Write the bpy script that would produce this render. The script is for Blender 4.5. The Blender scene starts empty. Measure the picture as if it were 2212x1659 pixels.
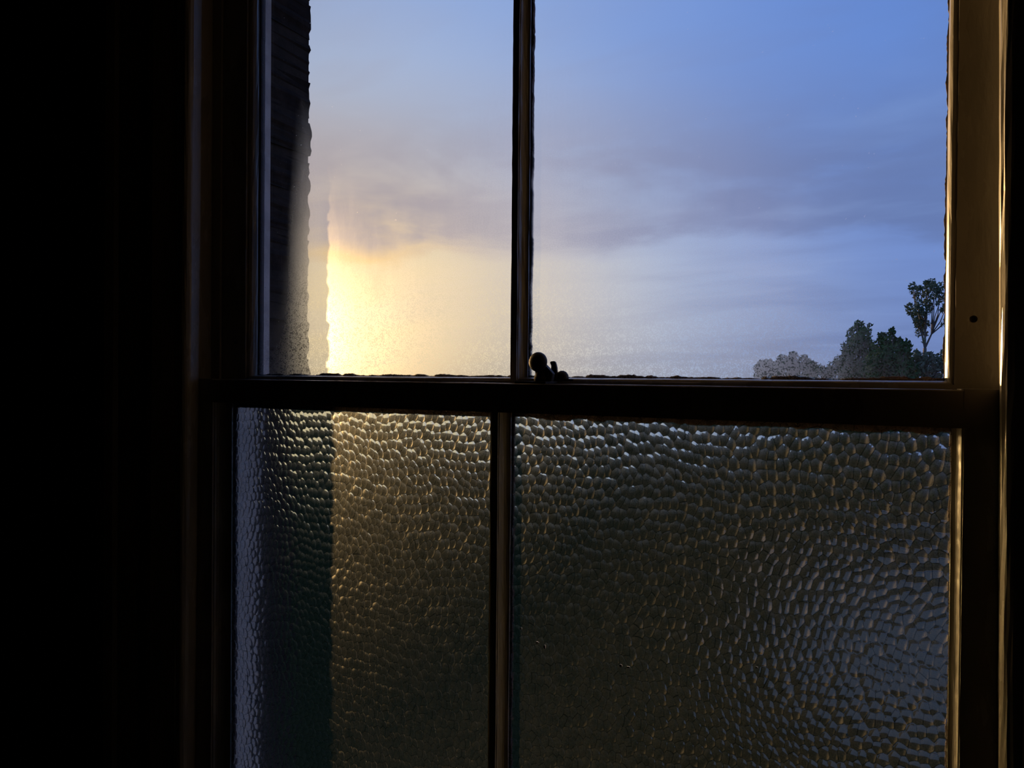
import bpy, bmesh, math, random
import numpy as np
from mathutils import Vector, Matrix

C = bpy.context.scene.collection
scn = bpy.context.scene
EYE = 1.5                       # camera height above the room floor

# ------------------------------------------------------------------ camera
YAW, PITCH, ROLL, F = 28.01, -0.47, -0.48, 1661.0
th, ph, ro = (math.radians(a) for a in (YAW, PITCH, ROLL))
R0 = Vector((math.cos(th), math.sin(th), 0))
FW = Vector((-math.sin(th) * math.cos(ph), math.cos(th) * math.cos(ph), math.sin(ph)))
U0 = R0.cross(FW)
RX = R0 * math.cos(ro) - U0 * math.sin(ro)
UX = R0 * math.sin(ro) + U0 * math.cos(ro)
cam_d = bpy.data.cameras.new('camera')
cam_d.sensor_width = 36
cam_d.lens = F / 2212 * 36
cam_d.clip_start = 0.02
cam_d.clip_end = 2000
cam = bpy.data.objects.new('camera', cam_d)
C.objects.link(cam)
m = Matrix((RX, UX, -FW)).transposed().to_4x4()
m.translation = Vector((0, 0, EYE))
cam.matrix_world = m
scn.camera = cam

# ------------------------------------------------------------------ view
scn.view_settings.view_transform = 'Standard'
scn.view_settings.look = 'None'
scn.view_settings.gamma = 1
scn.view_settings.use_curve_mapping = False
scn.view_settings.exposure = 0.0

# ------------------------------------------------------------------ sun
SUN_AZ, SUN_EL = math.radians(-48.5), math.radians(3.6)
SUN = Vector((math.sin(SUN_AZ) * math.cos(SUN_EL), math.cos(SUN_AZ) * math.cos(SUN_EL), math.sin(SUN_EL)))
sd = bpy.data.lights.new('sun', 'SUN')
sd.energy = 8.0
sd.color = (1.0, 0.60, 0.24)
sd.angle = math.radians(0.6)
so = bpy.data.objects.new('sun', sd)
C.objects.link(so)
so.location = (-20, 20, 12)
so.rotation_euler = SUN.to_track_quat('Z', 'Y').to_euler()


# ------------------------------------------------------------------ node helper
class NT:
    def __init__(s, tree):
        s.t = tree
        s.n = tree.nodes
        s.l = tree.links

    def new(s, typ, **kw):
        nd = s.n.new(typ)
        for k, v in kw.items():
            setattr(nd, k, v)
        return nd

    def put(s, sock, v):
        if v is None:
            return
        if isinstance(v, bpy.types.NodeSocket):
            s.l.new(v, sock)
        else:
            if isinstance(v, (tuple, list)) and len(v) == 3 and sock.type == 'RGBA':
                v = (*v, 1)
            sock.default_value = v

    def math(s, op, a, b=None, c=None, clamp=False):
        nd = s.new('ShaderNodeMath', operation=op)
        nd.use_clamp = clamp
        for i, v in enumerate((a, b, c)):
            s.put(nd.inputs[i], v)
        return nd.outputs[0]

    def vmath(s, op, a, b=None, out=0):
        nd = s.new('ShaderNodeVectorMath', operation=op)
        s.put(nd.inputs[0], a)
        s.put(nd.inputs[1], b)
        return nd.outputs[out]

    def rng(s, v, a, b, c=0.0, d=1.0, kind='SMOOTHSTEP'):
        nd = s.new('ShaderNodeMapRange', interpolation_type=kind)
        for i, x in enumerate((v, a, b, c, d)):
            s.put(nd.inputs[i], x)
        return nd.outputs[0]

    def mix(s, f, a, b):
        nd = s.new('ShaderNodeMix', data_type='RGBA')
        s.put(nd.inputs[0], f)
        s.put(nd.inputs[6], a)
        s.put(nd.inputs[7], b)
        return nd.outputs[2]

    def noise(s, vec, scale, detail=4, rough=0.5, dist=0.0):
        nd = s.new('ShaderNodeTexNoise')
        s.put(nd.inputs['Vector'], vec)
        nd.inputs['Scale'].default_value = scale
        nd.inputs['Detail'].default_value = detail
        nd.inputs['Roughness'].default_value = rough
        nd.inputs['Distortion'].default_value = dist
        return nd.outputs[0]

    def ramp(s, f, pts):
        nd = s.new('ShaderNodeValToRGB')
        s.put(nd.inputs[0], f)
        el = nd.color_ramp.elements
        while len(el) < len(pts):
            el.new(0.5)
        for e, (p, c) in zip(el, pts):
            e.position = p
            e.color = (*c, 1)
        return nd.outputs[0]

    def mapping(s, vec, scale=(1, 1, 1), loc=(0, 0, 0), rot=(0, 0, 0)):
        nd = s.new('ShaderNodeMapping')
        s.put(nd.inputs[0], vec)
        nd.inputs[1].default_value = loc
        nd.inputs[2].default_value = rot
        nd.inputs[3].default_value = scale
        return nd.outputs[0]

    def comb(s, x, y, z):
        nd = s.new('ShaderNodeCombineXYZ')
        for i, v in enumerate((x, y, z)):
            s.put(nd.inputs[i], v)
        return nd.outputs[0]

    def mixsh(s, f, a, b):
        nd = s.new('ShaderNodeMixShader')
        s.put(nd.inputs[0], f)
        s.put(nd.inputs[1], a)
        s.put(nd.inputs[2], b)
        return nd.outputs[0]


def lin(r, g, b):
    f = lambda c: (c / 255 / 12.92) if c < 10.3 else ((c / 255 + .055) / 1.055) ** 2.4
    return (f(r), f(g), f(b))


# ------------------------------------------------------------------ sky
w = bpy.data.worlds.new('evening_sky')
scn.world = w
w.use_nodes = True
w.node_tree.nodes.clear()
T = NT(w.node_tree)
d = T.new('ShaderNodeTexCoord').outputs['Generated']
sep = T.new('ShaderNodeSeparateXYZ')
T.put(sep.inputs[0], d)
dx, dy, dz = sep.outputs
up = T.math('MAXIMUM', dz, 0.0)
base = T.ramp(up, [(0.0, lin(116, 136, 190)), (0.16, lin(118, 146, 212)), (0.30, lin(110, 146, 220)),
                   (0.48, lin(98, 138, 218)), (1.0, lin(84, 122, 190))])
# the brighter side of the sky towards the setting sun
dif = T.vmath('SUBTRACT', d, tuple(SUN))
wide = T.vmath('MULTIPLY', dif, (1, 1, 0.55))
wl = T.vmath('LENGTH', wide, out=1)
base = T.mix(T.rng(wl, 0.85, 0.12, 0, 0.75), base, lin(180, 198, 232))
low = T.vmath('MULTIPLY', dif, (1, 1, 2.0))
ll = T.vmath('LENGTH', low, out=1)
base = T.mix(T.rng(ll, 0.86, 0.30, 0, 0.85), base, lin(206, 212, 222))
base = T.mix(T.rng(ll, 0.60, 0.12, 0, 1), base, lin(255, 208, 124))
# a soft grey-violet cloud deck with a bright gap under it, and thinner patches above
den = T.math('ADD', up, 0.14)
cv = T.comb(T.math('DIVIDE', dx, den), T.math('DIVIDE', dy, den), 0.0)
cm = T.mapping(cv, scale=(0.75, 1.5, 1), rot=(0, 0, 0.5))
n1 = T.noise(cm, 0.95, 4, 0.5, 0.3)
n2 = T.noise(T.mapping(cv, scale=(1.0, 1.9, 1), loc=(3, 1, 0), rot=(0, 0, 0.6)), 1.3, 4, 0.5, 0.5)
n3 = T.noise(T.mapping(d, scale=(1, 1, 3.2)), 4.5, 5, 0.55, 0.3)
el = T.math('ADD', up, T.math('MULTIPLY', T.math('SUBTRACT', n3, 0.5), 0.11))
deck = T.math('MULTIPLY', T.rng(el, 0.155, 0.195), T.rng(el, 0.42, 0.24))
patch = T.math('MULTIPLY', T.rng(n1, 0.40, 0.66), 0.45)
dark = T.math('MAXIMUM', T.math('MULTIPLY', deck, T.rng(n3, 0.30, 0.62, 0.35, 0.85)), patch)
c1 = T.mix(dark, base, T.mix(T.rng(wl, 0.85, 0.15), lin(104, 124, 178), lin(170, 160, 172)))
gap = T.math('MULTIPLY', T.rng(el, 0.165, 0.145), T.rng(wl, 0.62, 0.25, 0, 0.65))
c1 = T.mix(gap, c1, T.mix(T.rng(wl, 0.60, 0.30), lin(206, 217, 230), lin(244, 226, 190)))
lite = T.math('MULTIPLY', T.rng(n2, 0.50, 0.78), 0.28)
c2 = T.mix(lite, c1, T.mix(T.rng(ll, 0.9, 0.2), lin(140, 172, 232), lin(244, 222, 196)))
below = T.rng(dz, -0.02, 0.0)
c3 = T.mix(below, lin(40, 46, 44), c2)
bg = T.new('ShaderNodeBackground')
T.put(bg.inputs[0], c3)
bg.inputs[1].default_value = 1.0
out = T.new('ShaderNodeOutputWorld')
T.l.new(bg.outputs[0], out.inputs[0])


# ------------------------------------------------------------------ materials
def mat(name):
    mt = bpy.data.materials.new(name)
    mt.use_nodes = True
    mt.node_tree.nodes.clear()
    t = NT(mt.node_tree)
    t.obj = t.new('ShaderNodeTexCoord').outputs['Object']
    t.out = t.new('ShaderNodeOutputMaterial')
    return mt, t


def pbr(name, c1, c2, scale=20, rough=0.5, bump=0.0, bscale=60, spec=0.5, stretch=(1, 1, 1), metal=0.0):
    mt, t = mat(name)
    v = t.mapping(t.obj, scale=stretch)
    n = t.noise(v, scale, 5, 0.6)
    b = t.new('ShaderNodeBsdfPrincipled')
    t.put(b.inputs['Base Color'], t.mix(t.rng(n, 0.35, 0.65), c1, c2))
    t.put(b.inputs['Roughness'], t.rng(n, 0.3, 0.7, rough * 0.85, rough * 1.15))
    b.inputs['Metallic'].default_value = metal
    b.inputs['Specular IOR Level'].default_value = spec
    if bump:
        bn = t.new('ShaderNodeBump')
        bn.inputs['Strength'].default_value = bump
        bn.inputs['Distance'].default_value = 0.002
        t.put(bn.inputs['Height'], t.noise(v, bscale, 6, 0.6))
        t.put(b.inputs['Normal'], bn.outputs[0])
    t.l.new(b.outputs[0], t.out.inputs[0])
    return mt


def matte(name, c1, c2, scale):
    mt, t = mat(name)
    b = t.new('ShaderNodeBsdfDiffuse')
    t.put(b.inputs[0], t.mix(t.rng(t.noise(t.obj, scale, 5, 0.6), 0.35, 0.65), c1, c2))
    b.inputs[1].default_value = 0.6
    t.l.new(b.outputs[0], t.out.inputs[0])
    return mt


M = {}
M['paint'] = pbr('old_cream_paint', (0.25, 0.23, 0.20), (0.33, 0.30, 0.255), 14, 0.27, 0.22, 90, 0.8, stretch=(1, 1, 0.3))
M['paint_out'] = pbr('weathered_outdoor_paint', (0.46, 0.47, 0.49), (0.36, 0.37, 0.39), 25, 0.6, 0.4, 80)
M['fleck'] = pbr('white_paint_fleck', (0.9, 0.88, 0.84), (0.82, 0.8, 0.76), 200, 0.7)
M['putty'] = pbr('dried_dark_putty', (0.028, 0.018, 0.017), (0.075, 0.045, 0.04), 90, 0.85, 0.8, 220)
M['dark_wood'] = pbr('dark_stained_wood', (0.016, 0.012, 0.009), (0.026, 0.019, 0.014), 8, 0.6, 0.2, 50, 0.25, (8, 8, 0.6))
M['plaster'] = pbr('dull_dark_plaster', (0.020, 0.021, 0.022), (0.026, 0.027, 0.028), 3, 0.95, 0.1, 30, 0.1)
M['floor'] = pbr('worn_floor_wood', (0.02, 0.014, 0.01), (0.035, 0.022, 0.015), 5, 0.6, 0.2, 30, 0.3, (1, 8, 1))
M['brass'] = pbr('tarnished_dark_metal', (0.012, 0.010, 0.009), (0.022, 0.019, 0.016), 120, 0.55, 0.2, 300, 0.3, metal=0.0)
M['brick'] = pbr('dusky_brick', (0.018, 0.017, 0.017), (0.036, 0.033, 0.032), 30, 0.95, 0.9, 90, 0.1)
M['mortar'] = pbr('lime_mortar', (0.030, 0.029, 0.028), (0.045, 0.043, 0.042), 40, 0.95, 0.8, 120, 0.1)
M['black'] = pbr('hole_black', (0.004, 0.004, 0.004), (0.008, 0.007, 0.006), 90, 1.0)  # near-black hole colour, not assigned to any object
M['grass'] = matte('dusk_grass', (0.008, 0.015, 0.006), (0.022, 0.028, 0.012), 0.5)
M['field'] = matte('far_meadow', (0.016, 0.024, 0.012), (0.040, 0.042, 0.022), 0.06)
M['leaf'] = matte('dark_green_leaves', (0.032, 0.085, 0.028), (0.075, 0.15, 0.050), 1.5)
M['leaf_pale'] = matte('grey_green_leaves', (0.10, 0.14, 0.085), (0.19, 0.22, 0.15), 1.5)
M['bark'] = pbr('grey_bark', (0.10, 0.085, 0.07), (0.16, 0.14, 0.12), 6, 0.9)
M['wet'] = pbr('wet_asphalt', (0.045, 0.075, 0.080), (0.060, 0.095, 0.100), 2.0, 0.85, 0.15, 3, 0.05)
M['kerb'] = pbr('pale_kerb_stone', (0.22, 0.21, 0.19), (0.30, 0.28, 0.25), 4, 0.9)


def refr(t, ior, rough, col=(1, 1, 1), normal=None, dist='GGX'):
    r = t.new('ShaderNodeBsdfRefraction')
    r.distribution = dist
    t.put(r.inputs['Color'], col)
    t.put(r.inputs['Roughness'], rough)
    t.put(r.inputs['IOR'], ior)
    if normal is not None:
        t.put(r.inputs['Normal'], normal)
    return r.outputs[0]


def gloss(t, rough):
    g = t.new('ShaderNodeBsdfGlossy')
    g.inputs['Roughness'].default_value = rough
    return g.outputs[0]


def fres(t, ior=1.3):
    f = t.new('ShaderNodeFresnel')
    f.inputs['IOR'].default_value = ior
    return f.outputs[0]


def clear_face(name, ior=1.25):
    mt, t = mat(name)
    tr = t.new('ShaderNodeBsdfTransparent')
    tr.inputs[0].default_value = (0.97, 0.98, 0.97, 1)
    sh = t.mixsh(fres(t, ior), tr.outputs[0], gloss(t, 0.02))
    t.l.new(sh, t.out.inputs[0])
    return mt


M['clear'] = clear_face('clear_glass_outer_face')

# clear pane with condensation on its room side
mt, t = mat('misted_window_glass')
M['misted'] = mt
s3 = t.new('ShaderNodeSeparateXYZ')
t.put(s3.inputs[0], t.obj)
gx, gy, gz = s3.outputs
gz = t.math('SUBTRACT', gz, EYE)
u = t.rng(gx, -0.96, 0.04, 0, 1, 'LINEAR')
fc = t.new('ShaderNodeFloatCurve')
t.put(fc.inputs['Value'], u)
cur = fc.mapping.curves[0]
HP = [(-.96, .05), (-.925, .06), (-.90, .10), (-.88, .28), (-.85, .34), (-.80, .22), (-.66, .20), (-.54, .29), (-.45, .34),
      (-.38, .29), (-.28, .21), (-.18, .19), (-.10, .10), (-.04, -.01), (.04, -.06)]
pts = [((x + .96) / 1.0, (h + .1) / 0.6) for x, h in HP]
while len(cur.points) < len(pts):
    cur.points.new(0.5, 0.5)
for p, (a, b) in zip(cur.points, pts):
    p.location = (a, b)
fc.mapping.update()
H = t.math('MULTIPLY_ADD', fc.outputs[0], 0.6, -0.1)
streak = t.noise(t.mapping(t.obj, scale=(1, 1, 0.22)), 55, 5, 0.65)
blot = t.noise(t.mapping(t.obj, scale=(1, 1, 0.6)), 9, 4, 0.6)
H = t.math('ADD', H, t.math('MULTIPLY', t.math('SUBTRACT', streak, 0.5), 0.10))
H = t.math('ADD', H, t.math('MULTIPLY', t.math('SUBTRACT', blot, 0.5), 0.10))
dh = t.math('SUBTRACT', gz, H)
fog = t.rng(dh, 0.12, -0.26, 0.0, 1.0, 'SMOOTHSTEP')
# grain of droplets, coarser towards the bottom rail
gr = t.noise(t.obj, 520, 2, 0.6)
gr2 = t.noise(t.obj, 190, 3, 0.7)
wet = t.rng(gz, 0.22, 0.04, 0.0, 1.0)
speck = t.rng(t.math('ADD', t.math('MULTIPLY', gr, 0.6), t.math('MULTIPLY', gr2, 0.4)), 0.505, 0.44, 0, 1)
fog = t.math('MULTIPLY', fog, t.math('SUBTRACT', 1.0, t.math('MULTIPLY', t.math('MULTIPLY', speck, wet), 0.68)))
fog = t.math('MULTIPLY', fog, t.rng(gr, 0.3, 0.7, 0.88, 1.0), clamp=True)
dust = t.math('MULTIPLY', t.rng(t.noise(t.obj, 260, 1, 0.5), 0.78, 0.82), 0.5)
fogA = t.math('MAXIMUM', t.math('MULTIPLY', fog, 0.76), dust)
tr = t.new('ShaderNodeBsdfTransparent')
tr.inputs[0].default_value = (0.97, 0.98, 0.97, 1)
glass = t.mixsh(fres(t, 1.22), tr.outputs[0], gloss(t, 0.03))
tl = t.new('ShaderNodeBsdfTranslucent')
tl.inputs[0].default_value = (0.9, 0.9, 0.9, 1)
lob = t.mixsh(0.45, refr(t, 1.06, 0.84), refr(t, 1.13, 0.74))
lob = t.mixsh(0.64, lob, refr(t, 1.20, 0.85, dist='BECKMANN'))
lob = t.mixsh(0.003, lob, tl.outputs[0])
t.l.new(t.mixsh(fogA, glass, lob), t.out.inputs[0])

# pebbled pane: room side is the modelled relief
mt, t = mat('pebbled_window_glass')
M['pebbled'] = mt
gr = t.noise(t.obj, 600, 2, 0.6)
gr2 = t.noise(t.obj, 60, 4, 0.6)
f = t.rng(t.math('ADD', t.math('MULTIPLY', gr, 0.5), t.math('MULTIPLY', gr2, 0.5)), 0.38, 0.62, 0.22, 0.42)
tl = t.new('ShaderNodeBsdfTranslucent')
tl.inputs[0].default_value = (0.8, 0.8, 0.8, 1)
lob = t.mixsh(0.38, refr(t, 1.18, 0.80, (0.85, 0.85, 0.8), dist='BECKMANN'), refr(t, 1.15, 0.51, (0.85, 0.88, 0.84)))
lob = t.mixsh(0.010, lob, tl.outputs[0])
va = t.new('ShaderNodeAttribute')
va.attribute_name = 'valley'
cell_rim = t.rng(va.outputs['Fac'], 0.0, 0.22, 1.0, 0.0)  # mask that tints the glass darker along the cell borders
cl = refr(t, 1.20, 0.06, t.mix(cell_rim, (0.74, 0.80, 0.76), (0.30, 0.31, 0.28)))
f = t.math('MULTIPLY', f, t.rng(cell_rim, 0, 1, 1.0, 0.25))
sh = t.mixsh(f, cl, lob)
sh = t.mixsh(t.math('MULTIPLY', fres(t, 1.3), 0.9), sh, gloss(t, 0.05))
t.l.new(sh, t.out.inputs[0])


# ------------------------------------------------------------------ geometry helpers
def link(name, me, material, parent=None, smooth=False):
    if material is not None:
        for mm in (material if isinstance(material, (list, tuple)) else [material]):
            me.materials.append(mm)
    if smooth:
        for p in me.polygons:
            p.use_smooth = True
    o = bpy.data.objects.new(name, me)
    C.objects.link(o)
    if parent is not None:
        o.parent = parent
    return o


def tag(o, label=None, cat=None, group=None, kind=None):
    if label: o['label'] = label
    if cat: o['category'] = cat
    if group: o['group'] = group
    if kind: o['kind'] = kind
    return o


def empty(name, loc=(0, 0, 0)):
    o = bpy.data.objects.new(name, None)
    o.empty_display_size = 0.05
    o.location = loc
    C.objects.link(o)
    return o


def extrude(profile, axis, a, b, step=0.0, jit=0.0, seed=1, lean=0.0, jidx=None):
    """profile: closed 2-D polygon. axis 'z': (X,Y) swept in Z; axis 'x': (Y,Z) swept in X.
    step/jit give old hand-planed edges; lean shifts X (or Z) linearly along the sweep."""
    rnd = random.Random(seed)
    n = max(1, int(round(abs(b - a) / step))) if step else 1
    me = bpy.data.meshes.new('m')
    vs, fs = [], []
    k = len(profile)
    w = [[0, 0] for _ in profile]
    for i in range(n + 1):
        s = a + (b - a) * i / n
        for j, (p, q) in enumerate(profile):
            if jit and (jidx is None or j in jidx):
                w[j][0] = w[j][0] * 0.6 + rnd.uniform(-jit, jit)
                w[j][1] = w[j][1] * 0.6 + rnd.uniform(-jit, jit)
            P, Q = p + w[j][0], q + w[j][1]
            if axis == 'z':
                vs.append((P + lean * (s - EYE), Q, s))
            else:
                vs.append((s, P, Q + lean * (s + 1.0)))
    for i in range(n):
        for j in range(k):
            j2 = (j + 1) % k
            fs.append((i * k + j, i * k + j2, (i + 1) * k + j2, (i + 1) * k + j))
    fs.append(tuple(range(k))[::-1])
    fs.append(tuple(n * k + j for j in range(k)))
    me.from_pydata(vs, [], fs)
    bm = bmesh.new()
    bm.from_mesh(me)
    bmesh.ops.recalc_face_normals(bm, faces=bm.faces)
    bm.to_mesh(me)
    bm.free()
    return me


def box_bm(bm, lo, hi):
    r = bmesh.ops.create_cube(bm, size=1)
    c = [(lo[i] + hi[i]) / 2 for i in range(3)]
    s = [hi[i] - lo[i] for i in range(3)]
    for v in r['verts']:
        v.co = Vector((c[0] + v.co.x * s[0], c[1] + v.co.y * s[1], c[2] + v.co.z * s[2]))
    return r['verts']


def bm_obj(name, bm, material, parent=None, smooth=False, bevel=0.0):
    if bevel:
        bmesh.ops.bevel(bm, geom=list(bm.edges), offset=bevel, segments=2, affect='EDGES', profile=0.6)
    bmesh.ops.recalc_face_normals(bm, faces=bm.faces)
    me = bpy.data.meshes.new(name)
    bm.to_mesh(me)
    bm.free()
    return link(name, me, material, parent, smooth)


def box(name, lo, hi, material, parent=None, bevel=0.0):
    bm = bmesh.new()
    box_bm(bm, lo, hi)
    return bm_obj(name, bm, material, parent, bevel=bevel)


# ------------------------------------------------------------------ key measures (metres, camera foot at the origin)
ZT, ZB = EYE + 0.86, EYE - 0.88            # top and bottom of the sash opening
LX, RXj = -1.0187, 0.0640                  # inner edges of the staff beads
LY, UY = 0.850, 0.895                      # room faces of lower and upper sash
LEAN = 0.0

# ------------------------------------------------------------------ room shell
WY = 0.800                                  # room face of the window wall
RL, RR, RB, RH = -2.6, 1.5, -2.6, 2.75


def struct(o):
    o['kind'] = 'structure'
    return o


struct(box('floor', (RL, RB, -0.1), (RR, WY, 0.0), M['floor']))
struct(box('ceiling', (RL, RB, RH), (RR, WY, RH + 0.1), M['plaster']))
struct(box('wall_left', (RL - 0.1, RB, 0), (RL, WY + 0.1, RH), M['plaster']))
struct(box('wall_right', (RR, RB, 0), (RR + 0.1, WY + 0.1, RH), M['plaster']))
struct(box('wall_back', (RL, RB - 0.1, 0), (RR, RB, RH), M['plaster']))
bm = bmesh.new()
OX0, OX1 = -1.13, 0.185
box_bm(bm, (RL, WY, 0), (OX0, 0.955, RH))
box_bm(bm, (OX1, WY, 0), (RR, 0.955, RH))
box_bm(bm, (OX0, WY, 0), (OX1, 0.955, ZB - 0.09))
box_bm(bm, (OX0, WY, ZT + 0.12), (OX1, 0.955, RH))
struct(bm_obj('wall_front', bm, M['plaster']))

# architraves: stepped moulded boards
def arch(xin, sgn):
    s = sgn
    P = [(xin + s * .006, .822), (xin + s * .032, .7985), (xin + s * .040, .796), (xin + s * .052, .7955), (xin + s * .062, .790),
         (xin + s * .085, .779), (xin + s * .088, .772), (xin + s * .098, .764), (xin + s * .112, .760),
         (xin + s * .122, .762), (xin + s * .124, .770), (xin + s * .135, .772), (xin + s * .137, .799), (xin + s * .10, .7995), (xin + s * .06, .822)]
    return P


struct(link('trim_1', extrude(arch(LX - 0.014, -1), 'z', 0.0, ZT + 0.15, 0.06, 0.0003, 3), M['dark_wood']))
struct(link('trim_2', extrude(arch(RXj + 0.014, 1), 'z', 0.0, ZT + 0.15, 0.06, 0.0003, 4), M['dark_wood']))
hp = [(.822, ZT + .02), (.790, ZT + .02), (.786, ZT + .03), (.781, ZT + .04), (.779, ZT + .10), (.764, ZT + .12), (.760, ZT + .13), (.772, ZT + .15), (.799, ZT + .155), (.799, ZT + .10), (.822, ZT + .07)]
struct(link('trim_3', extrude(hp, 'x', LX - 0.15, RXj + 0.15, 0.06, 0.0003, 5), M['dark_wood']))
struct(box('trim_4', (LX - 0.17, 0.70, ZB - 0.075), (RXj + 0.17, 0.852, ZB - 0.045), M['paint'], bevel=0.006))
for nm, lo, hi in (('baseboard_left', (RL, RB + .02, 0), (RL + .018, WY - .03, .15)), ('baseboard_right', (RR - .018, RB + .02, 0), (RR, WY - .03, .15)),
                   ('baseboard_back', (RL + .02, RB, 0), (RR - .02, RB + .018, .15))):
    struct(box(nm, lo, hi, M['dark_wood'], bevel=0.004))

# ------------------------------------------------------------------ window
win = struct(empty('window_1', (-0.47, 0.90, ZB - 0.06)))
MI = Matrix.Translation(-win.location)


def wchild(o, parent):
    o.parent = parent
    if parent is win:
        o.matrix_parent_inverse = MI.copy()
    return o


def W(name, me, material, parent=None, smooth=False):
    return wchild(link(name, me, material, None, smooth), parent or win)


def bead_profile(xin, s, y0=.824, y1=.8495):
    # staff bead with rounded room-side corner; s=+1: body extends to +X
    r = .010
    P = [(xin, y1), (xin, y0 + r)]
    for i in range(1, 7):
        a = math.pi / 2 * i / 6
        P.append((xin + s * r * (1 - math.cos(a)), y0 + r - r * math.sin(a)))
    P += [(xin + s * .020, y0), (xin + s * .020, y1)]
    return P


W('staff_bead', extrude(bead_profile(LX, -1), 'z', ZB - .04, ZT + .02, .05, .0003, 11, 0.006), M['paint'])
W('staff_bead', extrude(bead_profile(RXj, 1), 'z', ZB - .04, ZT + .02, .035, .0005, 12, -0.009), M['paint'])
# box linings (pulley stiles), parting beads, outer linings
W('pulley_stile', extrude([(LX - .020, .8235), (LX - .020, .955), (LX - .040, .955), (LX - .040, .8235)], 'z', ZB - .04, ZT + .02), M['paint'])
W('pulley_stile', extrude([(RXj + .020, .8235), (RXj + .040, .8235), (RXj + .040, .955), (RXj + .020, .955)], 'z', ZB - .04, ZT + .02), M['dark_wood'])
W('parting_bead', extrude([(LX - .020, .8905), (LX + .0, .8905), (LX + .0, .8945), (LX - .020, .8945)], 'z', ZB - .04, ZT + .02), M['paint'])
W('parting_bead', extrude([(RXj + .006, .8905), (RXj + .020, .8905), (RXj + .020, .8945), (RXj + .006, .8945)], 'z', ZB - .04, ZT + .02), M['dark_wood'])
W('outer_lining', extrude([(LX - .040, .9560), (LX - .040, .9370), (-1.0240, .9370), (-1.0240, 1.005), (-1.0320, 1.005), (-1.0320, .9560)], 'z', ZB - .04, ZT + .02), M['paint_out'])
W('outer_lining', extrude([(RXj + .002, .9365), (RXj + .040, .9365), (RXj + .040, .9565), (RXj + .002, .9565)], 'z', ZB - .04, ZT + .02), M['paint_out'])
W('head', extrude([(.8235, ZT), (.955, ZT), (.955, ZT + .02), (.8235, ZT + .02)], 'x', LX - .02, RXj + .02), M['paint'])
W('sill', extrude([(.853, ZB - .09), (.853, ZB - .03), (.90, ZB - .03), (1.16, ZB - .055), (1.16, ZB - .09)], 'x', LX - .10, RXj + .10), M['paint_out'])

G = .0175          # depth from sash face to glass


def stile_profile(xf, xg, xo, y0, th=.038, cove=False):
    """xf face edge, xg glass edge, xo outer edge. first point = face edge, last = outer face corner"""
    s = 1 if xo > xf else -1
    P = [(xo, y0), (xf, y0), (xf, y0 + .0030), (xf - s * .0015, y0 + .0034)]
    w_ = abs(xf - xg) - .0015
    for i in range(1, 7):
        a = math.pi / 2 * i / 6
        if cove:
            P.append((xf - s * (.0015 + w_ * (1 - math.cos(a))), y0 + .0034 + (G - .0054) * math.sin(a)))
        else:
            P.append((xf - s * (.0015 + w_ * math.sin(a)), y0 + .0034 + (G - .0054) * (1 - math.cos(a))))
    P += [(xg, y0 + G), (xf - s * .0003, y0 + G + .0002), (xf - s * .0003, y0 + th), (xo, y0 + th)]
    return P


def stile_with_hole(name, xf, xg, xo, y0, z0, z1, hx, hz, parent, seed):
    """extruded stile whose room face has a real bored hole"""
    prof = stile_profile(xf, xg, xo, y0)
    me = extrude(prof, 'z', z0, z1, .02, .00025, seed)
    bm = bmesh.new()
    bm.from_mesh(me)
    lo, hi = min(xf, xo), max(xf, xo)
    kill = [f for f in bm.faces if abs(f.normal.y + 1) < .05 and all(abs(v.co.y - y0) < .002 for v in f.verts)
            and f.calc_center_median().z > z0 and abs(f.calc_area()) > 1e-6 and (lo < f.calc_center_median().x < hi)]
    bmesh.ops.delete(bm, geom=kill, context='FACES_ONLY')
    s, n, r = .016, 32, .0036
    ring, rect, deep = [], [], []
    for i in range(n):
        a = 2 * math.pi * (i + .5) / n
        c, sn = math.cos(a), math.sin(a)
        k = 1e9
        if c > 1e-6: k = min(k, (hi - hx) / c)
        if c < -1e-6: k = min(k, (lo - hx) / c)
        if abs(sn) > 1e-6: k = min(k, s / abs(sn))
        ring.append(bm.verts.new((hx + r * c, y0 + .0004, hz + r * sn)))
        deep.append(bm.verts.new((hx + r * c, y0 + .016, hz + r * sn)))
        rect.append(bm.verts.new((hx + k * c, y0, hz + k * sn)))
    for i in range(n):
        j = (i + 1) % n
        bm.faces.new((ring[i], ring[j], rect[j], rect[i]))
        bm.faces.new((ring[i], ring[j], deep[j], deep[i]))
    bm.faces.new(deep)
    cs = [bm.verts.new(v) for v in ((lo, y0, hz + s), (hi, y0, hz + s), (lo, y0, hz - s), (hi, y0, hz - s),
                                    (lo, y0, z1), (hi, y0, z1), (lo, y0, z0), (hi, y0, z0))]
    bm.faces.new((cs[0], cs[1], cs[5], cs[4]))
    bm.faces.new((cs[2], cs[3], cs[7], cs[6]))
    # corner fill of the ring rectangle
    for (cx, cz, cv) in ((hi, hz + s, cs[1]), (lo, hz + s, cs[0]), (lo, hz - s, cs[2]), (hi, hz - s, cs[3])):
        near = sorted(rect, key=lambda v: (v.co - Vector((cx, y0, cz))).length)
        a = next(v for v in near if abs(v.co.x - cx) < 1e-5)
        b = next(v for v in near if abs(v.co.z - cz) < 1e-5)
        try:
            bm.faces.new((a, cv, b))
        except ValueError:
            pass
    bmesh.ops.recalc_face_normals(bm, faces=bm.faces)
    me.clear_geometry()
    bm.to_mesh(me)
    bm.free()
    return W(name, me, M['paint'], parent)


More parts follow.
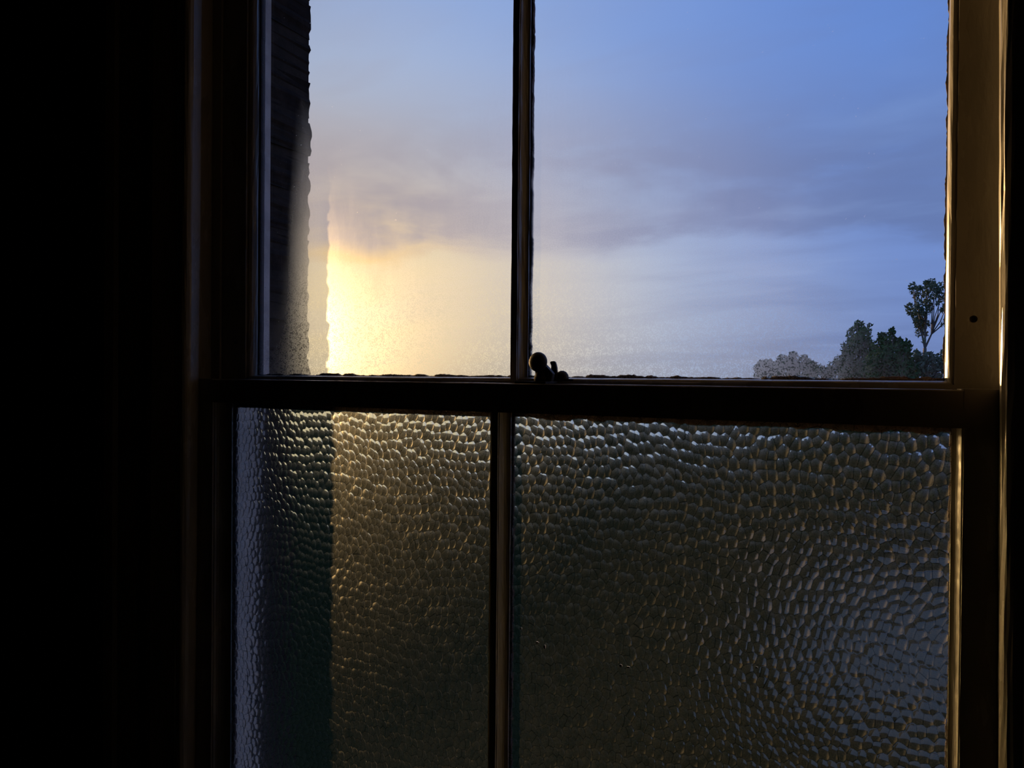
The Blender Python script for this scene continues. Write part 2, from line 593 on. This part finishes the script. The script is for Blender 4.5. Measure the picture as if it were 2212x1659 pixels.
def rail_profile(zf, zg, zo, y0, th=.038, glass_up=True):
    """horizontal rail (Y,Z): moulding on the glass side"""
    s = 1 if glass_up else -1
    P = [(y0, zo), (y0, zf), (y0 + .003, zf), (y0 + .0034, zf + s * .0012)]
    w_ = abs(zg - zf) - .0012
    for i in range(1, 7):
        a = math.pi / 2 * i / 6
        P.append((y0 + .0034 + (G - .0054) * (1 - math.cos(a)), zf + s * (.0012 + w_ * math.sin(a))))
    P += [(y0 + G, zg), (y0 + G + .0002, zf), (y0 + th, zf), (y0 + th, zo)]
    return P


def bar_profile(c, hw, y0, th=.038):
    P = []
    nose = .0045
    L, R = [], []
    for i in range(0, 7):
        a = math.pi / 2 * i / 6
        L.append((nose + .0008 + (hw - nose - .0008) * (1 - math.cos(a)), y0 + .0030 + (G - .0050) * math.sin(a)))
    L.append((hw, y0 + G))
    L = [(nose, y0), (nose, y0 + .003)] + L + [(hw * .55, y0 + G + .0003), (hw * .40, y0 + th)]
    P = [(c - a, b) for a, b in L] + [(c + a, b) for a, b in reversed(L)]
    return P


def ragged(name, axis, a, b, p_in, p_out, y0, y1, amp, seed, parent, step=.0025):
    """putty fillet with a ragged broken edge towards the glass. p_in: glass side coordinate, p_out: timber side"""
    rnd = random.Random(seed)
    n = int(abs(b - a) / step)
    vs, fs = [], []
    e = 0
    hold = 0
    for i in range(n + 1):
        s = a + (b - a) * i / n
        if hold <= 0:
            tgt = rnd.choice((0, 0, .3, .6, -.5, 1)) * amp
            hold = rnd.randint(2, 9)
        hold -= 1
        e += (tgt - e) * .55
        j = rnd.uniform(-.25, .25) * amp
        pi = p_in + (e + j) * (1 if p_in > p_out else -1)
        row = [(pi, y0), (p_out, y0), (p_out, y1), (pi * .5 + p_out * .5, y1 - .002), (pi, y0 + .0035)]
        for P, Q in row:
            vs.append((P, Q, s) if axis == 'z' else (s, Q, P))
    k = 5
    for i in range(n):
        for j in range(k):
            j2 = (j + 1) % k
            fs.append((i * k + j, i * k + j2, (i + 1) * k + j2, (i + 1) * k + j))
    fs.append(tuple(range(k)))
    fs.append(tuple(n * k + j for j in range(k)))
    me = bpy.data.meshes.new(name)
    me.from_pydata(vs, [], fs)
    bm = bmesh.new(); bm.from_mesh(me)
    bmesh.ops.recalc_face_normals(bm, faces=bm.faces)
    bm.to_mesh(me); bm.free()
    return W(name, me, M['putty'], parent)


# ---- upper sash
upper = wchild(empty('upper_sash', (-.47, UY, EYE)), win)


def UW(name, me, material, smooth=False):
    o = link(name, me, material, None, smooth)
    o.parent = upper
    o.matrix_parent_inverse = Matrix.Translation(-upper.location)
    return o


def attach(o, par):
    o.parent = par
    o.matrix_parent_inverse = Matrix.Translation(-par.location)
    return o


UGL, UGR = -.9560, .0215          # glass edges
o = stile_with_hole('stile', .0300, UGR, RXj + .018, UY, EYE - .040, ZT, .0456, EYE + .0625, win, 21); attach(o, upper)
o = stile_with_hole('stile', -.9650, UGL, LX - .018, UY, EYE - .040, ZT, -.9869, EYE + .0535, win, 22); attach(o, upper)
UW('meeting_rail', extrude(rail_profile(EYE - .0035, EYE + .0005, EYE - .042, UY), 'x', -.9655, .0305, .03, .0002, 23), M['paint'])
UW('top_rail', extrude(rail_profile(ZT - .045, ZT - .054, ZT - .001, UY, glass_up=False), 'x', -.9655, .0305, .05, .0002, 24), M['paint'])
UBC, UBH = -.4740, .0130
UW('glazing_bar', extrude(bar_profile(UBC, UBH, UY), 'z', EYE - .0035, ZT - .046, .018, .00035, 25), M['paint'])
yg = UY + G
for i, (a, b) in enumerate(((UGL - .002, UBC - UBH + .002), (UBC + UBH - .002, UGR + .002))):
    bm = bmesh.new()
    vs = box_bm(bm, (a, yg + .0006, EYE - .001), (b, yg + .0040, ZT - .052))
    bmesh.ops.recalc_face_normals(bm, faces=bm.faces)
    for f_ in bm.faces:
        f_.material_index = 0 if f_.normal.y < -.5 else 1
    me = bpy.data.meshes.new('pane'); bm.to_mesh(me); bm.free()
    UW('pane', me, [M['misted'], M['clear']])
PY0, PY1 = yg + .0042, UY + .037
for nm in ():
    pass
for args in (('z', EYE, ZT - .05, UGR - .001, UGR + .010, .0014, 31), ('z', EYE, ZT - .05, UGL + .0008, UGL - .010, .0008, 32),
             ('z', EYE, ZT - .05, UBC - UBH - .0002, UBC - .006, .0004, 33), ('z', EYE, ZT - .05, UBC + UBH + .0006, UBC + .006, .0018, 34)):
    attach(ragged('putty', args[0], args[1], args[2], args[3], args[4], PY0, PY1, args[5], args[6], win), upper)
for a, b, s_, am in ((UGL, UBC - UBH, 35, .0022), (UBC + UBH, UGR, 36, .0026)):
    attach(ragged('putty', 'x', a, b, EYE + .0024, EYE - .006, PY0, PY1, am, s_, win), upper)

# ---- lower sash
lower = wchild(empty('lower_sash', (-.47, LY, ZB)), win)
LGL, LGR = -.9615, .0270


def LW(name, me, material, smooth=False):
    return attach(link(name, me, material, None, smooth), lower)


RT, RBt = EYE - .0060, EYE - .0430
LW('stile', extrude(stile_profile(.0365, LGR, RXj + .018, LY, cove=True), 'z', ZB, EYE - .0072, .02, .00025, 41), M['paint'])
LW('stile', extrude(stile_profile(-.9875, LGL, LX - .018, LY, cove=True), 'z', ZB, EYE - .0062, .02, .00025, 42), M['paint'])
# top (meeting) rail with a softly rounded arris
rp = [(LY + .0012, RT), (LY, RT - .0012), (LY, RBt)]
rp += [(LY + G + .0002, RBt), (LY + .040, RBt), (LY + .040, RT)]
LW('meeting_rail', extrude(rp, 'x', LX - .017, RXj + .017, .03, .0002, 43, -.0019), M['paint'])
LW('bottom_rail', extrude(rail_profile(ZB + .085, ZB + .094, ZB + .001, LY), 'x', -.988, .037, .05, .0002, 44), M['paint'])
LBC, LBH = -.4765, .0150
LW('glazing_bar', extrude(bar_profile(LBC, LBH, LY), 'z', ZB + .086, RBt - .001, .018, .0003, 45), M['paint'])


def pebbled(name, x0, x1, z0, z1, y, seed):
    """glass slab, flat outside, room side a relief of close-set convex pebbles"""
    sx, sz = .0096, .0124
    res = .0008
    rng = np.random.default_rng(seed)
    nx, nz = int((x1 - x0) / res), int((z1 - z0) / res)
    gx_ = np.linspace(x0, x1, nx + 1)
    zf = EYE - .665                       # coarser grid near the bottom rail
    gz_ = np.concatenate([np.linspace(z0, zf, int((zf - z0) / .002), endpoint=False), np.linspace(zf, z1, int((z1 - zf) / res))])
    nz = len(gz_) - 1
    X, Z = np.meshgrid(gx_, gz_)
    cx, cz = int((x1 - x0) / sx) + 6, int((z1 - z0) / sz) + 6
    jx = rng.uniform(-.30, .30, (cz, cx)); jz = rng.uniform(-.30, .30, (cz, cx))
    hh = rng.uniform(.0, .00022, (cz, cx))
    # slow waviness of the rows
    X2 = X - x0 + .004 * np.sin(Z * 21 + seed) + .003 * np.sin(Z * 47 + X * 13)
    Z2 = Z - z0 + .005 * np.sin(X * 17 + seed * 2) + .003 * np.sin(X * 39 + Z * 11)
    J = np.floor(Z2 / sz).astype(int) + 2
    Hm = np.full(X.shape, -1.0)
    H2 = np.full(X.shape, -1.0)
    R = .0068
    for dj in (-2, -1, 0, 1, 2):
        j = np.clip(J + dj, 0, cz - 1)
        off = (j % 2) * .5
        I = np.floor(X2 / sx - off).astype(int) + 2
        for di in (-2, -1, 0, 1, 2):
            i = np.clip(I + di, 0, cx - 1)
            px = (i - 2 + .5 + off + jx[j, i]) * sx
            pz = (j - 2 + .5 + jz[j, i]) * sz
            r2 = ((X2 - px) / R) ** 2 + ((Z2 - pz) / (R * 1.32)) ** 2
            h_ = .0036 * (1 - r2) + hh[j, i]
            H2 = np.maximum(H2, np.minimum(Hm, h_))
            Hm = np.maximum(Hm, h_)
    VAL = np.clip((Hm - H2) / .0036, 0, 1)
    Hm = np.clip(Hm - .0016, -.0016, .0022)
    n0 = (nx + 1) * (nz + 1)
    front = np.stack([X.ravel(), (y - .0030 + Hm).ravel(), Z.ravel()], 1)
    back = np.array([(x0, y + .003, z0), (x1, y + .003, z0), (x1, y + .003, z1), (x0, y + .003, z1)])
    co = np.concatenate([front, back]).astype(np.float32)
    a = (np.arange(nz)[:, None] * (nx + 1) + np.arange(nx)[None, :]).ravel()
    q = np.stack([a, a + 1, a + nx + 2, a + nx + 1], 1)
    q = np.concatenate([q, [[n0 + 1, n0, n0 + 3, n0 + 2]]]).astype(np.int32)
    me = bpy.data.meshes.new(name)
    me.vertices.add(len(co)); me.vertices.foreach_set('co', co.ravel())
    me.loops.add(q.size); me.loops.foreach_set('vertex_index', q.ravel())
    me.polygons.add(len(q))
    me.polygons.foreach_set('loop_start', np.arange(0, q.size, 4, dtype=np.int32))
    me.polygons.foreach_set('loop_total', np.full(len(q), 4, dtype=np.int32))
    mi = np.zeros(len(q), dtype=np.int32); mi[-1] = 1
    me.polygons.foreach_set('material_index', mi)
    me.polygons.foreach_set('use_smooth', np.ones(len(q), dtype=bool))
    me.update(calc_edges=True)
    at_ = me.attributes.new('valley', 'FLOAT', 'POINT')
    at_.data.foreach_set('value', np.concatenate([VAL.ravel(), np.ones(4)]).astype(np.float32))
    return LW(name, me, [M['pebbled'], M['clear']])


ygl = LY + G + .004
pebbled('pebbled_pane', LGL - .001, LBC - LBH + .002, ZB + .09, RBt - .001, ygl, 3)
pebbled('pebbled_pane', LBC + LBH - .002, LGR + .001, ZB + .09, RBt - .001, ygl, 8)
for args in (('z', ZB + .09, RBt, LGR - .0004, LGR + .008, .0012, 51), ('z', ZB + .09, RBt, LGL + .0004, LGL - .008, .0006, 52),
             ('z', ZB + .09, RBt, LBC - LBH, LBC - .007, .0004, 53), ('z', ZB + .09, RBt, LBC + LBH, LBC + .007, .0004, 54)):
    attach(ragged('putty', args[0], args[1], args[2], args[3], args[4], ygl + .0034, LY + .0375, args[5], args[6], win), lower)
for a, b, s_, am in ((LGL, LBC - LBH, 55, .0006), (LBC + LBH, LGR, 56, .0022)):
    attach(ragged('putty', 'x', a, b, RBt - .0078, RBt, ygl + .0034, LY + .0375, am, s_, win), lower)

# ------------------------------------------------------------------ sash fastener on the meeting rails
def lathe(bm, pts, origin, axis, seg=24):
    ax = Vector(axis).normalized()
    q = ax.to_track_quat('Z', 'Y')
    rings = []
    for r, h in pts:
        rings.append([bm.verts.new(Vector(origin) + q @ Vector((r * math.cos(2 * math.pi * i / seg), r * math.sin(2 * math.pi * i / seg), h))) for i in range(seg)])
    for A, B in zip(rings, rings[1:]):
        for i in range(seg):
            bm.faces.new((A[i], A[(i + 1) % seg], B[(i + 1) % seg], B[i]))
    bm.faces.new(rings[0]); bm.faces.new(rings[-1])


fx, fz = -.420, RT - .0012
fast = tag(empty('sash_fastener', (fx, .868, fz)), 'small dark metal sash fastener with round knob on the meeting rail', 'window catch')


def FA(o):
    o.parent = fast
    o.matrix_parent_inverse = Matrix.Translation(-fast.location)
    return o


FA(box('base_plate', (-.450, .8525, fz), (-.407, .8885, fz + .0028), M['brass'], bevel=.0007))
bm = bmesh.new()                      # pivot boss with lever arm
lathe(bm, [(.0100, 0), (.0104, .005), (.0092, .0065), (.0086, .011), (.005, .0125)], (-.419, .868, fz + .0028), (0, 0, 1))
FA(bm_obj('pivot_boss', bm, M['brass'], smooth=True))
bm = bmesh.new()
pp = [(-.4255, .004), (-.404, .003), (-.402, .013), (-.409, .020), (-.417, .028), (-.428, .024), (-.4245, .013)]
vsA = [bm.verts.new((x, .862, fz + z)) for x, z in pp]
vsB = [bm.verts.new((x, .870, fz + z)) for x, z in pp]
bm.faces.new(vsA); bm.faces.new(vsB[::-1])
for i in range(len(pp)):
    j = (i + 1) % len(pp)
    bm.faces.new((vsA[i], vsA[j], vsB[j], vsB[i]))
FA(bm_obj('lever', bm, M['brass'], bevel=.0012, smooth=True))
bm = bmesh.new()                      # ball knob, slightly flattened, axis towards the room
kn = []
for i in range(13):
    a = math.pi * i / 12
    kn.append((max(.0004, .0124 * math.sin(a)), -.0100 * math.cos(a)))
lathe(bm, kn, (-.4200, .858, fz + .0270), (-.25, -1, .15), 32)
o = FA(bm_obj('knob', bm, M['brass'], smooth=True))
bm = bmesh.new()
lathe(bm, [(.0038, 0), (.0034, .006), (.0045, .010)], (-.4195, .866, fz + .0235), (-.25, -1, .2), 16)
FA(bm_obj('knob_neck', bm, M['brass'], smooth=True))
# keep on the upper sash rail
FA(box('keep_plate', (-.424, .8965, EYE - .0036), (-.390, .9095, EYE - .0010), M['brass'], bevel=.0006))
bm = bmesh.new()
pk = [(-.4210, 0), (-.4100, 0), (-.4112, .018), (-.4132, .0245), (-.4150, .026), (-.4195, .0255), (-.4205, .0235), (-.4175, .020)]
vsA = [bm.verts.new((x, .893, fz + .003 + z)) for x, z in pk]
vsB = [bm.verts.new((x, .8975, fz + .003 + z)) for x, z in pk]
bm.faces.new(vsA); bm.faces.new(vsB[::-1])
for i in range(len(pk)):
    j = (i + 1) % len(pk)
    bm.faces.new((vsA[i], vsA[j], vsB[j], vsB[i]))
FA(bm_obj('keep_post', bm, M['brass'], bevel=.0008))
bm = bmesh.new()
lathe(bm, [(.0086, -.002), (.0088, .003), (.0080, .007), (.0055, .0105), (.002, .0122)], (-.4075, .903, fz + .0045), (0, 0, 1), 24)
FA(bm_obj('keep_hook', bm, M['brass'], smooth=True))

# ------------------------------------------------------------------ outer brick wall (reveals)
wo = struct(empty('wall_outer', (-1.5, 1.0, 0)))
WI = Matrix.Translation(-wo.location)


def WO(o):
    o.parent = wo
    o.matrix_parent_inverse = WI.copy()
    return o


RVL, RVR, YO = -1.036, 0.118, 1.115
bm = bmesh.new()
Z0, Z1 = -3.2, 3.6
box_bm(bm, (-3.0, .958, Z0), (RVL - .0018, YO - .0005, Z1))
box_bm(bm, (RVR + .009, .958, Z0), (2.0, YO - .010, Z1))
box_bm(bm, (RVL - .009, .958, Z0), (RVR + .009, YO - .010, ZB - .095))
box_bm(bm, (RVL - .009, .958, ZT + .09), (RVR + .009, YO - .010, Z1))
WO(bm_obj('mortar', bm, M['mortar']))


def brick_mesh(L, seed):
    rnd = random.Random(seed)
    bm = bmesh.new()
    bmesh.ops.create_cube(bm, size=1)
    for v in bm.verts:
        v.co = Vector((v.co.x * L, v.co.y * .156, v.co.z * .064))
    bmesh.ops.subdivide_edges(bm, edges=[e for e in bm.edges if abs(e.verts[0].co.z - e.verts[1].co.z) > .05], cuts=6)
    for v in bm.verts:
        v.co += Vector((rnd.uniform(-.0032, .0032), rnd.uniform(-.002, .002), rnd.uniform(-.002, .002)))
        if abs(v.co.z) > .025 and rnd.random() < .5:
            v.co.x *= 1 - .006 / L * rnd.random()
    me = bpy.data.meshes.new('brick')
    bm.to_mesh(me); bm.free()
    me.materials.append(M['brick'])
    return me


long_ = [brick_mesh(.215, s) for s in range(7)]
short = [brick_mesh(.102, 20 + s) for s in range(7)]
rnd = random.Random(5)
bump = {}
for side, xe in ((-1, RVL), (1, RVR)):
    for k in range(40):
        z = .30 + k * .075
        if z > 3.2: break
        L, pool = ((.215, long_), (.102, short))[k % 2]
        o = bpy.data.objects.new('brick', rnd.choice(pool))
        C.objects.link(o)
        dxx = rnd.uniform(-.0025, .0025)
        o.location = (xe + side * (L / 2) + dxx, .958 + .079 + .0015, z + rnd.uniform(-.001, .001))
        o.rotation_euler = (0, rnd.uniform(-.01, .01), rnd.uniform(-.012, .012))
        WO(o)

# ------------------------------------------------------------------ outside
GZ = EYE - 4.2
struct(box('ground_field', (-500, 36, GZ - .4), (500, 900, GZ - .02), M['field']))
struct(box('ground_lawn', (-120, 1.3, GZ - .4), (120, 36, GZ - .03), M['grass']))
drive = struct(box('driveway', (-1.6, 12.0, GZ - .03), (9.0, 20.5, GZ + .02), M['wet']))
struct(box('driveway_kerb', (-1.7, 20.5, GZ - .03), (9.1, 20.75, GZ + .14), M['kerb'], bevel=.02))


def cyl_between(bm, a, b, r0, r1, seg=6):
    a, b = Vector(a), Vector(b)
    dd = b - a
    q = dd.to_track_quat('Z', 'Y')
    A = [bm.verts.new(a + q @ Vector((r0 * math.cos(2 * math.pi * i / seg), r0 * math.sin(2 * math.pi * i / seg), 0))) for i in range(seg)]
    B = [bm.verts.new(b + q @ Vector((r1 * math.cos(2 * math.pi * i / seg), r1 * math.sin(2 * math.pi * i / seg), 0))) for i in range(seg)]
    for i in range(seg):
        bm.faces.new((A[i], A[(i + 1) % seg], B[(i + 1) % seg], B[i]))
    bm.faces.new(A[::-1]); bm.faces.new(B)


def leaves(name, clumps, n, size, material, parent, seed):
    """leaf blades scattered in the outer shells of the given clumps (x,y,z,r)"""
    rs = np.random.default_rng(seed)
    cl = np.array(clumps)
    wgt = cl[:, 3] ** 2
    idx = rs.choice(len(cl), n, p=wgt / wgt.sum())
    dv = rs.normal(size=(n, 3)); dv /= np.linalg.norm(dv, axis=1)[:, None]
    rad = cl[idx, 3] * rs.uniform(.25, 1.0, n) ** .6
    P = cl[idx, :3] + dv * rad[:, None]
    a = rs.normal(size=(n, 3)); a /= np.linalg.norm(a, axis=1)[:, None]
    b = np.cross(a, rs.normal(size=(n, 3))); b /= np.linalg.norm(b, axis=1)[:, None]
    s = size * rs.uniform(.6, 1.4, n)[:, None]
    V = np.stack([P - a * s, P + b * s * .45, P + a * s, P - b * s * .45], 1).reshape(-1, 3)
    Fc = np.arange(n * 4).reshape(-1, 4)
    me = bpy.data.meshes.new(name)
    me.from_pydata(V.tolist(), [], Fc.tolist())
    o = link(name, me, material)
    o['kind'] = 'stuff'
    o.parent = parent
    o.matrix_parent_inverse = Matrix.Translation(-parent.location)
    return o


def wood(name, segs, parent):
    bm = bmesh.new()
    for s in segs:
        cyl_between(bm, *s)
    o = bm_obj(name, bm, M['bark'])
    o.parent = parent
    o.matrix_parent_inverse = Matrix.Translation(-parent.location)
    return o


def px(x, y, Y):
    """world point at distance Y for a measured direction (used once, to survey the trees)"""
    xr, yr = (x - 1106) / F, (829.5 - y) / F
    v = RX * xr + UX * yr + FW
    return Vector((0, 0, EYE)) + v * (Y / v.y)


# slender tall tree at the right
Y0 = 42.0
sc = Y0 / F * 1.0
foot = px(2004, 760, Y0); foot.z = GZ
tree = tag(empty('tree', foot), 'tall slender tree with airy grey-green clumps beside the right window stile', 'tree')
fork = px(1998, 752, Y0)
segs = [(foot, fork - Vector((0, 0, 1.2)), .14, .10, 7), (fork - Vector((0, 0, 1.2)), fork, .10, .08, 7)]
cl = []
spots = [(1971, 618, 8), (1975, 628, 9), (1987, 622, 6), (1980, 640, 7), (1984, 655, 8), (1964, 663, 8), (1966, 673, 7), (1983, 668, 10),
         (1979, 684, 11), (1990, 690, 10), (1998, 672, 10), (2003, 655, 9), (2000, 640, 9), (2005, 625, 10), (2012, 612, 9), (2020, 622, 10),
         (2030, 628, 9), (2018, 640, 8), (2033, 645, 7), (1990, 705, 11), (1985, 718, 9), (2000, 700, 9), (1982, 698, 8), (1997, 720, 7), (2034, 670, 5), (2036, 700, 5),
         (2002, 612, 6), (2036, 615, 7), (2010, 665, 6), (1995, 735, 5), (2026, 655, 5), (2045, 660, 9), (2050, 640, 10), (2048, 690, 8)]
rnd = random.Random(9)
for i, (a, b, r) in enumerate(spots):
    p = px(a, b, Y0 + rnd.uniform(-.8, .8))
    cl.append((*p, r * sc * 1.05))
mids = [px(1990, 715, Y0), px(1999, 700, Y0), px(2012, 722, Y0)]
for q_, tips in zip(mids, ([0, 3, 4, 5, 6, 7, 8, 20, 22], [1, 2, 10, 11, 12, 13, 14, 26], [15, 16, 17, 18, 24, 25, 31, 32, 33])):
    segs.append((fork, q_, .055, .04))
    for k in tips:
        p = Vector(cl[k][:3])
        mid = (q_ + p) / 2 + Vector((rnd.uniform(-.1, .1), 0, rnd.uniform(-.1, .1)))
        segs += [(q_, mid, .03, .022), (mid, p, .022, .012)]
wood('trunk', segs, tree)
leaves('foliage', cl, 2700, .075, M['leaf_pale'], tree, 1)


def bush(name, label, cat, spots, Y, n, size, material, seed, group=None):
    rnd = random.Random(seed)
    pts = [px(a, b, Y + rnd.uniform(-.6, .6)) for a, b, r in spots]
    foot = sum(pts, Vector()) / len(pts); foot.z = GZ
    t_ = tag(empty(name, foot), label, cat, group)
    s = Y / F
    cl = [(*p, r * s) for p, (a, b, r) in zip(pts, spots)]
    segs = [(foot, Vector((foot.x, foot.y, EYE - 1.6)), .16, .12, 7)]
    for p in pts:
        segs.append((Vector((foot.x, foot.y, EYE - 1.6)), p, .08, .02))
    wood('trunk', segs, t_)
    # leafy skirt down to the ground
    zlow = min(p.z for p in pts)
    wid = max(p.x for p in pts) - min(p.x for p in pts)
    k = 0
    for zz in np.arange(GZ + .8, zlow, .9):
        for xx in np.linspace(-wid / 2 + .3, wid / 2 - .3, max(2, int(wid / 1.0))):
            cl.append((foot.x + xx, foot.y + rnd.uniform(-.5, .5), zz, .8))
    leaves('foliage', cl, n, size, material, t_, seed)
    return t_


bush('leafy_tree', 'dense green round-topped tree left of the slender tall tree', 'tree',
     [(1858, 706, 12), (1846, 722, 16), (1868, 722, 14), (1858, 742, 22), (1838, 752, 20), (1878, 752, 18), (1850, 775, 26), (1880, 790, 26), (1830, 785, 20), (1852, 698, 6), (1878, 702, 5)], 40, 15000, .085, M['leaf'], 2)
bush('leafy_tree', 'bright green bushy tree between round-topped tree and slender tree', 'tree',
     [(1928, 716, 8), (1905, 725, 10), (1918, 735, 16), (1936, 745, 17), (1900, 748, 16), (1955, 752, 13), (1920, 768, 24), (1950, 775, 20), (1895, 782, 24), (1944, 800, 22), (1960, 738, 6)], 33, 15000, .085, M['leaf'], 3)
bush('bush', 'low dull green bush at the foot of the slender tree', 'bush',
     [(1985, 768, 13), (2003, 772, 13), (1975, 785, 16), (2000, 792, 20), (2025, 785, 18), (2045, 772, 16), (2060, 780, 20), (1970, 805, 16)], 35, 12000, .085, M['leaf_pale'], 4)
bush('hedge_shrub', 'hazy dark shrub farthest left in the tree line', 'bush',
     [(1800, 792, 14), (1775, 800, 11), (1815, 780, 14), (1790, 806, 12), (1750, 806, 8)], 50, 9000, .085, M['leaf'], 6)

bush('distant_tree', 'faint far tree seen through the mist left of the tree line', 'tree',
     [(1712, 770, 11), (1690, 778, 12), (1735, 780, 13), (1660, 786, 11), (1705, 790, 14), (1635, 795, 8), (1750, 790, 12)], 75, 12000, .16, M['leaf'], 7)

# flecks of old paint stuck to the pebbled glass
rnd = random.Random(77)
for a, b, w_, h_ in ((1160, 1388, .0052, .0026), (1176, 1397, .0036, .0062), (1341, 1438, .0046, .0034), (1357, 1441, .0050, .0026), (1125, 1358, .0034, .0034), (1634, 1442, .0030, .0024)):
    p = px(a, b, .8668)
    bm = bmesh.new()
    n = 9
    fr = [bm.verts.new((p.x + w_ * .5 * math.cos(2 * math.pi * i / n) * rnd.uniform(.6, 1.1), p.y, p.z + h_ * .5 * math.sin(2 * math.pi * i / n) * rnd.uniform(.6, 1.1))) for i in range(n)]
    bk = [bm.verts.new(v.co + Vector((0, .0012, 0))) for v in fr]
    bm.faces.new(fr); bm.faces.new(bk[::-1])
    for i in range(n):
        bm.faces.new((fr[i], fr[(i + 1) % n], bk[(i + 1) % n], bk[i]))
    attach(bm_obj('paint_fleck', bm, M['fleck']), lower)
